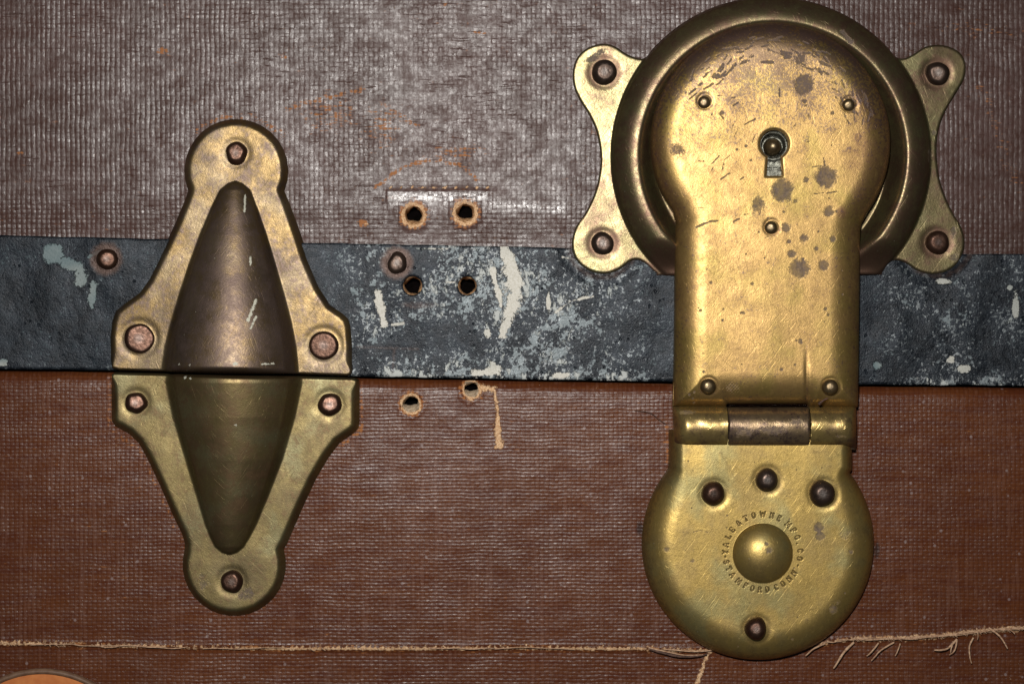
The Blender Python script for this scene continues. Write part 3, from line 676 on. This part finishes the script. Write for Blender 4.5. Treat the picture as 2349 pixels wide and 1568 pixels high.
# ------------------------------------------------------------------ the lock: hasp cover, hinge, base plate
lk = thing('brass_trunk_lock', 'tall golden brass trunk lock, keyhole hasp above, hinged to a round lettered base plate below', 'lock', 1745, 1510)
hc = (1768.6, 325.0); hr = 275.5
a0 = math.degrees(math.acos(212.0/hr))
hasp_out = [(hc[0]+hr*math.cos(math.radians(a)), hc[1]+hr*math.sin(math.radians(a))) for a in np.linspace(a0-4, -180-a0+4, 70)]
hasp_out += [(1553, 512), (1550.5, 530), (1549.5, 560), (1549, 700), (1547, 850), (1544, 931), (1666, 932), (1670, 926), (1853, 926), (1857, 932), (1970, 934), (1971, 850), (1973, 700), (1974, 560), (1975, 530), (1978, 512)]
hp = sdf_poly(hasp_out)
KH = (1773.2, 332.4, 32)
def key_sdf(x, y):
    c = np.hypot(x-KH[0], y-KH[1])-KH[2]
    hw = 15.0+2.4*smooth(y, 365, 405)
    s = np.maximum(np.abs(x-1773.3)-hw, np.maximum(y-405, 340-y))
    return np.minimum(c, s)
def hasp_sdf(x, y): return np.minimum(hp(x, y), key_sdf(x, y))
PINS = [(1615, 235, 15, 11), (1946, 241, 15, 11), (1768, 522, 15.5, 12), (1624, 885, 18.5, 15), (1904, 887, 19, 16)]
HF = 58
def hasp_h(x, y, d):
    dd = hp(x, y); dd = np.where(y > 700, np.minimum(np.maximum(dd, 0)+1e3*0, np.minimum(x-1546.0, 1972.5-x)), np.maximum(dd, 0)); dd = np.maximum(dd, 0)
    R = 66+8*smooth(y, 420, 560)+8*(1-smooth(y, 60, 200))
    t = np.clip(1-dd/R, 0, 1); h = 44+(HF-18)*(1-t**2.15)**.54
    h += 0.9*lump(x, y, 340, 31, 2)
    h -= 2.2*np.exp(-((x-1848-(y-900)*.02)/4.5)**2)*smooth(y, 770, 900)
    for a, b, r, _ in PINS: h -= 1.2*np.exp(-((np.hypot(x-a, y-b)-r-1)/4)**2)
    h -= 3*np.exp(-(np.maximum(key_sdf(x, y), 0)/3)**2)
    h -= 5*smooth(y, 914, 934)
    return h
def z3b(x, y, a, b, r, ry=None, ang=0): return blob(x, y, 1251.3+a*.4681, b*.4681, r*.4681, (ry or r)*.4681, ang)
def hasp_stain(x, y, d):
    L = [(1262, 420, 46, .9), (1365, 872, 50, .9), (1155, 935, 52, .85), (1035, 1010, 45, .5), (1380, 1040, 24, .8), (1172, 1120, 24, .8), (1260, 1165, 26, .55), (1187, 1186, 11, .9), (1200, 1245, 20, .8),
         (1240, 1318, 46, .85), (1355, 1302, 24, .85), (1402, 1175, 16, .8), (1240, 300, 34, .6), (640, 740, 40, .5), (1400, 560, 10, .9), (860, 560, 12, .8), (1265, 505, 14, .6), (1285, 575, 12, .6), (1270, 885, 14, .7), (1220, 990, 14, .6), (1320, 1220, 12, .6)]
    v = 0*x
    for a, b, r, q in L: v = np.maximum(v, q*z3b(x, y, a, b, r))
    rs_ = np.random.RandomState(12)
    for k in range(100):       # scraped crescent along the head of the hasp
        a = math.radians(rs_.uniform(205, 345)); r = rs_.uniform(175, 238)
        q = (hc[0]+r*math.cos(a), hc[1]+r*math.sin(a)); l = rs_.uniform(4, 26); t = a+math.pi/2+rs_.uniform(-.5, .5)
        v = np.maximum(v, rs_.uniform(.5, .95)*seg(x, y, [q, (q[0]+l*math.cos(t), q[1]+l*math.sin(t))], rs_.uniform(2.5, 6)))
    for k in range(34):
        q = (rs_.uniform(1600, 1900), rs_.uniform(200, 620)); l = rs_.uniform(5, 26); t = rs_.uniform(-1.9, 0.2)
        v = np.maximum(v, rs_.uniform(.4, .75)*seg(x, y, [q, (q[0]+l*math.cos(t), q[1]+l*math.sin(t))], rs_.uniform(1.8, 3.2)))
    for k in range(36):
        v = np.maximum(v, rs_.uniform(.5, .9)*blob(x, y, rs_.uniform(1600, 1940), rs_.uniform(240, 900), rs_.uniform(1.5, 4)))
    v = vmax(v, .8*seg(x, y, [(1595, 522), (1625, 510), (1645, 508)], 4), .8*seg(x, y, [(1650, 265), (1658, 275)], 4), .6*blob(x, y, 1700, 718, 10, 4), .6*blob(x, y, 1605, 712, 4), .6*blob(x, y, 1832, 782, 6), .7*blob(x, y, 1790, 846, 5))
    for a, b in ((1612, 852), (1591, 898), (1588, 913), (1591, 923), (1580, 904)): v = np.maximum(v, blob(x, y, a, b, 3))
    v = np.maximum(v, .75*blob(x, y, 1680, 888, 20, 15)*(.5+.5*np.sin(x*.9)*np.sin(y*.8)))
    return v
def hasp_pat_shade(x, y, d):
    rr = np.hypot(x-hc[0], y-hc[1]); dd = np.maximum(hp(x, y), 0)
    v = .75*(1-smooth(dd, 8, 52))*(1-.45*smooth(y, 430, 600))
    v = v+.35*(1-smooth(y, 70, 170))
    v = vmax(v, .55*seg(x, y, [(1846, 790), (1850, 930)], [4, 11]), .6*smooth(x, 1900, 1965), .7*blob(x, y, 1925, 490, 18, 20), .5*(1-smooth(key_sdf(x, y), 0, 9)))  # shade of the right side and the dent line painted into the colour
    for a, b, r, _ in PINS: v = np.maximum(v, .55*np.exp(-((np.hypot(x-a, y-b)-r-2)/5)**2))
    return np.clip(v, 0, 1)
hasp = relief('hasp_cover', hasp_sdf, (1480, 40, 2060, 940), 2.0, hasp_h, 8, M['hasp'], lk,
              {'stain': hasp_stain, 'patina_shade': hasp_pat_shade, 'wear': lambda x, y, d: (1-smooth(y, 80, 420))+.25}, hn=55)
for k, (a, b, r, hh) in enumerate(PINS): rivet(a, b, 82, r, hh, M['pin'], hasp, 40+k, .12 if k > 2 else .3, 1.0, name='pin', hn=84, rag=.02)
# keyhole insert and its post
def kplate_h(x, y, d): return 66+3*np.exp(-((np.hypot(x-KH[0], y-KH[1]-4)-30)/4)**2)-34*(np.hypot(x-KH[0], y-KH[1]-0) < 27)-1.5*np.exp(-((y-388)/3)**2)
relief('keyway', sdf_poly([(1735, 295), (1812, 295), (1812, 415), (1735, 415)]), (1733, 293, 1814, 417), 1.5, kplate_h, 40, M['steel'], lk, hn=60)
rivet(1773.5, 336, 50, 21, 26, M['pin'], lk, 61, 0.0, 1.0, name='key_post', hn=66, rag=.01)
tubes('burr', [([(1868, 925), (1876, 917), (1888, 911)], 3.5, [84, 89, 86])], M['thread_dk'], lk, 8)
# hinge knuckles and barrel
def knuckle(x0, x1, outer, mat, name, yc=979, R=47, hc_=40, extra=0, y0=931, y1=1024, label=None):
    def f(x, y, d):
        t = np.clip(np.abs(y-yc)/R, 0, 1); h = hc_+R*np.sqrt(np.maximum(1-t**2.1, 0))+extra
        if outer:
            e = (x-x0) if outer < 0 else (x1-x)
            s = np.clip(1-e/34, 0, 1); h = hc_-18+(h-hc_+18)*np.sqrt(np.maximum(1-s**2.2, 0))
        else:
            e = np.minimum(x-x0, x1-x); h -= 3*(1-smooth(e, 0, 4))
        return h+.8*lump(x, y, 70, int(x0))
    ps = [(x0, y0), (x1, y0), (x1, y1), (x0+(4 if outer < 0 else 0), y1)] if outer <= 0 else [(x0, y0), (x1, y0), (x1-1, y1+9), (x1-12, y1+7), (x1-40, y1+2), (x0, y1)]
    o = relief(name, sdf_poly(ps), (x0-4, y0-4, x1+6, y1+12), 2.0, f, 16, mat, lk,
               {'patina_shade': lambda x, y, d: np.clip(.55*smooth(y, yc+5, yc+42)+(.5*(1-smooth((x-x0) if outer < 0 else (x1-x), 0, 40)) if outer else 0), 0, 1),  # darker along the lower half and at the rolled outer ends
                'stain': lambda x, y, d: (.6*blob(x, y, x0+30, 945, 26, 5) if outer < 0 else (vmax(.5*blob(x, y, 1705, 990, 22, 14), .6*blob(x, y, 1770, 985, 30, 12), .5*blob(x, y, 1825, 965, 20, 10)) if not outer else .4*blob(x, y, x1-40, 1000, 20, 5)))}, hn=55)
    if label: o['label'] = label
knuckle(1544, 1667, -1, M['knuckle'], 'hinge_knuckle')
knuckle(1857, 1968, 1, M['knuckle'], 'hinge_knuckle')
knuckle(1669, 1855, 0, M['barrel'], 'hinge_barrel', yc=980, R=47, hc_=40, y0=934, label='dark tarnished middle barrel of the hinge')
# base plate
bc = (1740.5, 1247.5); br_ = 267.5
ab = np.linspace(-37.5, 217.5, 60)
base_out = [(bc[0]+br_*math.cos(math.radians(a)), bc[1]+br_*math.sin(math.radians(a))) for a in ab]
base_out += [(1534, 1074), (1535.5, 1055), (1535.5, 985), (1957, 985), (1957, 1060), (1957, 1078)]
bs = sdf_poly(base_out)
B_R = [(1635, 1130, 28, 24, M['rivet'], 1.0), (1758, 1099, 27.5, 24, M['rivet_dk'], .97), (1885, 1130, 31, 24, M['rivet_dk'], 1.0), (1733, 1440, 28, 24, M['rivet'], .93)]
# stamped lettering, strokes on a 0..4 by 0..6 cell (y up), serifs included
G = {'Y': [[(0, 6), (2, 3), (4, 6)], [(2, 3), (2, 0)], [(1.2, 0), (2.8, 0)]], 'A': [[(0, 0), (2, 6), (4, 0)], [(.8, 2.2), (3.2, 2.2)], [(-.4, 0), (.6, 0)], [(3.4, 0), (4.4, 0)]],
     'L': [[(.5, 6), (.5, 0), (3.6, 0), (3.6, 1.2)], [(-.1, 6), (1.2, 6)]], 'E': [[(3.4, 5), (3.4, 6), (.4, 6), (.4, 0), (3.6, 0), (3.6, 1)], [(.4, 3.1), (2.6, 3.1)]],
     '&': [[(4, 0), (1, 4), (1, 5.3), (2, 6), (2.8, 5.3), (2.6, 4.2), (.4, 2.2), (.3, .8), (1.4, 0), (2.7, .3), (4, 2.4)]], 'T': [[(0, 5), (0, 6), (4, 6), (4, 5)], [(2, 6), (2, 0)], [(1.3, 0), (2.7, 0)]],
     'O': [[(2, 6), (.6, 5.2), (.1, 3), (.6, .8), (2, 0), (3.4, .8), (3.9, 3), (3.4, 5.2), (2, 6)]], 'W': [[(-.4, 6), (.9, 0), (2, 5), (3.1, 0), (4.4, 6)]], 'N': [[(.3, 0), (.3, 6), (3.7, 0), (3.7, 6)], [(-.2, 0), (.9, 0)], [(3.1, 6), (4.3, 6)]],
     'M': [[(0, 0), (.3, 6), (2, 1.4), (3.7, 6), (4, 0)], [(-.5, 0), (.5, 0)], [(3.5, 0), (4.5, 0)]], 'F': [[(3.5, 5), (3.5, 6), (.5, 6), (.5, 0)], [(.5, 3.1), (2.6, 3.1)], [(-.1, 0), (1.2, 0)]],
     'G': [[(3.6, 4.8), (2.4, 6), (.8, 5.3), (.1, 3), (.7, .7), (2.2, 0), (3.6, .8), (3.6, 2.7), (2.5, 2.7)]], 'C': [[(3.6, 4.8), (2.4, 6), (.8, 5.3), (.1, 3), (.8, .7), (2.3, 0), (3.7, 1.1)]],
     'S': [[(3.4, 4.9), (2.3, 6), (.9, 5.6), (.5, 4.4), (1.5, 3.4), (2.8, 2.7), (3.6, 1.6), (2.7, .3), (1.2, 0), (.3, 1.2)]], 'R': [[(.4, 0), (.4, 6), (2.6, 6), (3.5, 4.7), (2.6, 3.2), (.4, 3.2)], [(2, 3.2), (3.9, 0)], [(-.1, 0), (1.1, 0)]],
     'D': [[(.4, 0), (.4, 6), (2.2, 6), (3.8, 4.4), (3.8, 1.6), (2.2, 0), (.4, 0)]], '-': [[(1.2, 3), (2.8, 3)]], '.': [[(1.8, 0), (2.2, .2)]]}
LTC = (1746.5, 1262.5)
strokes = []
def lettering(txt, angs, rad, size, inward):
    u = size/6.0
    for ch, a in zip(txt, angs):
        a = math.radians(a)
        for pl in G[ch]:
            o = []
            for gx, gy in pl:
                lx, ly = (gx-2)*u*(1.22 if ch in 'MW' else .92), (gy-3)*u
                if inward: ca, sa = math.cos(a), math.sin(a); tx, ty = sa, -ca; nx_, ny_ = -ca, -sa
                else: ca, sa = math.cos(a), math.sin(a); tx, ty = -sa, ca; nx_, ny_ = ca, sa
                o.append((LTC[0]+rad*ca+tx*lx+nx_*ly, LTC[1]+rad*sa+ty*lx+ny_*ly))
            strokes.append(o)
lettering('YALE&TOWNEMFG.CO-', (180, 191, 204, 216, 230, 243, 256, 270, 284, 296, 313, 325, 337, 346, 358, 370, 381), 86, 11.5, False)
lettering('-STAMFORDCONN', (173, 164.5, 154, 143, 129.5, 117, 106, 94.5, 83, 69, 57.5, 45.5, 34), 86, 11.5, True)
def let_mask(x, y):
    v = np.zeros(x.shape); m = np.abs(np.hypot(x-LTC[0], y-LTC[1])-86) < 14
    xx, yy = x[m], y[m]; vv = np.zeros(xx.shape)
    for o in strokes:
        cx_, cy_ = o[0]; q = (np.abs(xx-cx_) < 24) & (np.abs(yy-cy_) < 24)
        vv[q] = np.maximum(vv[q], seg(xx[q], yy[q], o, 1.85))
    v[m] = vv; return v
def base_h(x, y, d):
    dd = np.maximum(bs(x, y), 0); dd = np.where(y < 1060, np.maximum(np.minimum(x-1535.5, 1957-x), 0), dd)
    R = 34+40*smooth(y, 1060, 1170)
    t = np.clip(1-dd/R, 0, 1); h = 4+60*(1-t**2.3)**.58
    h += 0.8*lump(x, y, 300, 41, 2)
    rb = np.hypot(x-1746, y-1265)/68
    h += 30*np.maximum(1-rb**2.2, 0)**.75
    for a, b, r, _, _, _ in B_R: h -= 1.3*np.exp(-((np.hypot(x-a, y-b)-r-1)/7)**2)
    return h-1.4*smooth(let_mask(x, y), .1, .7)
def base_stain(x, y, d):
    z5 = lambda a, b: (1418+a*.3617, 1001+b*.3617)
    v = 0*x
    for a, b, r, q in ((1262, 570, 32, .8), (1270, 620, 28, .9), (1355, 1085, 28, .8), (300, 705, 22, .5), (1465, 720, 16, .7), (1430, 610, 42, .42), (925, 665, 12, .7), (940, 705, 24, .6), (460, 780, 18, .4), (540, 165, 12, .0), (1385, 1040, 18, .4), (1095, 1275, 10, .6), (755, 1320, 10, .4)):
        c = z5(a, b); v = np.maximum(v, q*blob(x, y, c[0], c[1], r*.3617))
    v = np.maximum(v, .5*seg(x, y, [(1588, 1217), (1605, 1213), (1622, 1217)], 3))
    rs_ = np.random.RandomState(31)
    for k in range(26): v = np.maximum(v, rs_.uniform(.4, .8)*blob(x, y, rs_.uniform(1560, 1950), rs_.uniform(1040, 1450), rs_.uniform(1.2, 2.6)))
    return v
def base_pat_shade(x, y, d):
    dd = np.maximum(bs(x, y), 0); dd = np.where(y < 1060, np.maximum(np.minimum(x-1535.5, 1957-x), 0), dd)
    v = .6*(1-smooth(dd, 2, 40))
    v = vmax(v, .6*seg(x, y, [(1650, 1035), (1680, 1090)], [26, 10]), .45*seg(x, y, [(1560, 1035), (1930, 1034)], 12), .30*blob(x, y, 1746, 1265, 60))  # includes a dark strip painting the hinge's shadow below the barrel
    for a, b, r, _, _, _ in B_R: v = np.maximum(v, .5*np.exp(-((np.hypot(x-a, y-b)-r-2)/7)**2))
    return np.clip(v, 0, 1)
bp = relief('base_plate', bs, (1460, 984, 2020, 1528), 1.0, base_h, -20, M['base'], lk,
            {'stain': base_stain, 'patina_shade': base_pat_shade, 'groove': lambda x, y, d: smooth(let_mask(x, y), .15, .75)}, hn=28)
for k, (a, b, r, hh, mt, ov) in enumerate(B_R): rivet(a, b, 62, r, hh, mt, bp, 70+k, .22, ov, hn=64, rag=.04)
tubes('lint', [([(1536, 1035), (1541, 1050), (1539, 1068)], 1.0, [20, 34, 30]), ([(1541, 1040), (1543, 1052), (1540, 1064)], .8, [30, 36, 34])], M['lint'], lk, 5)
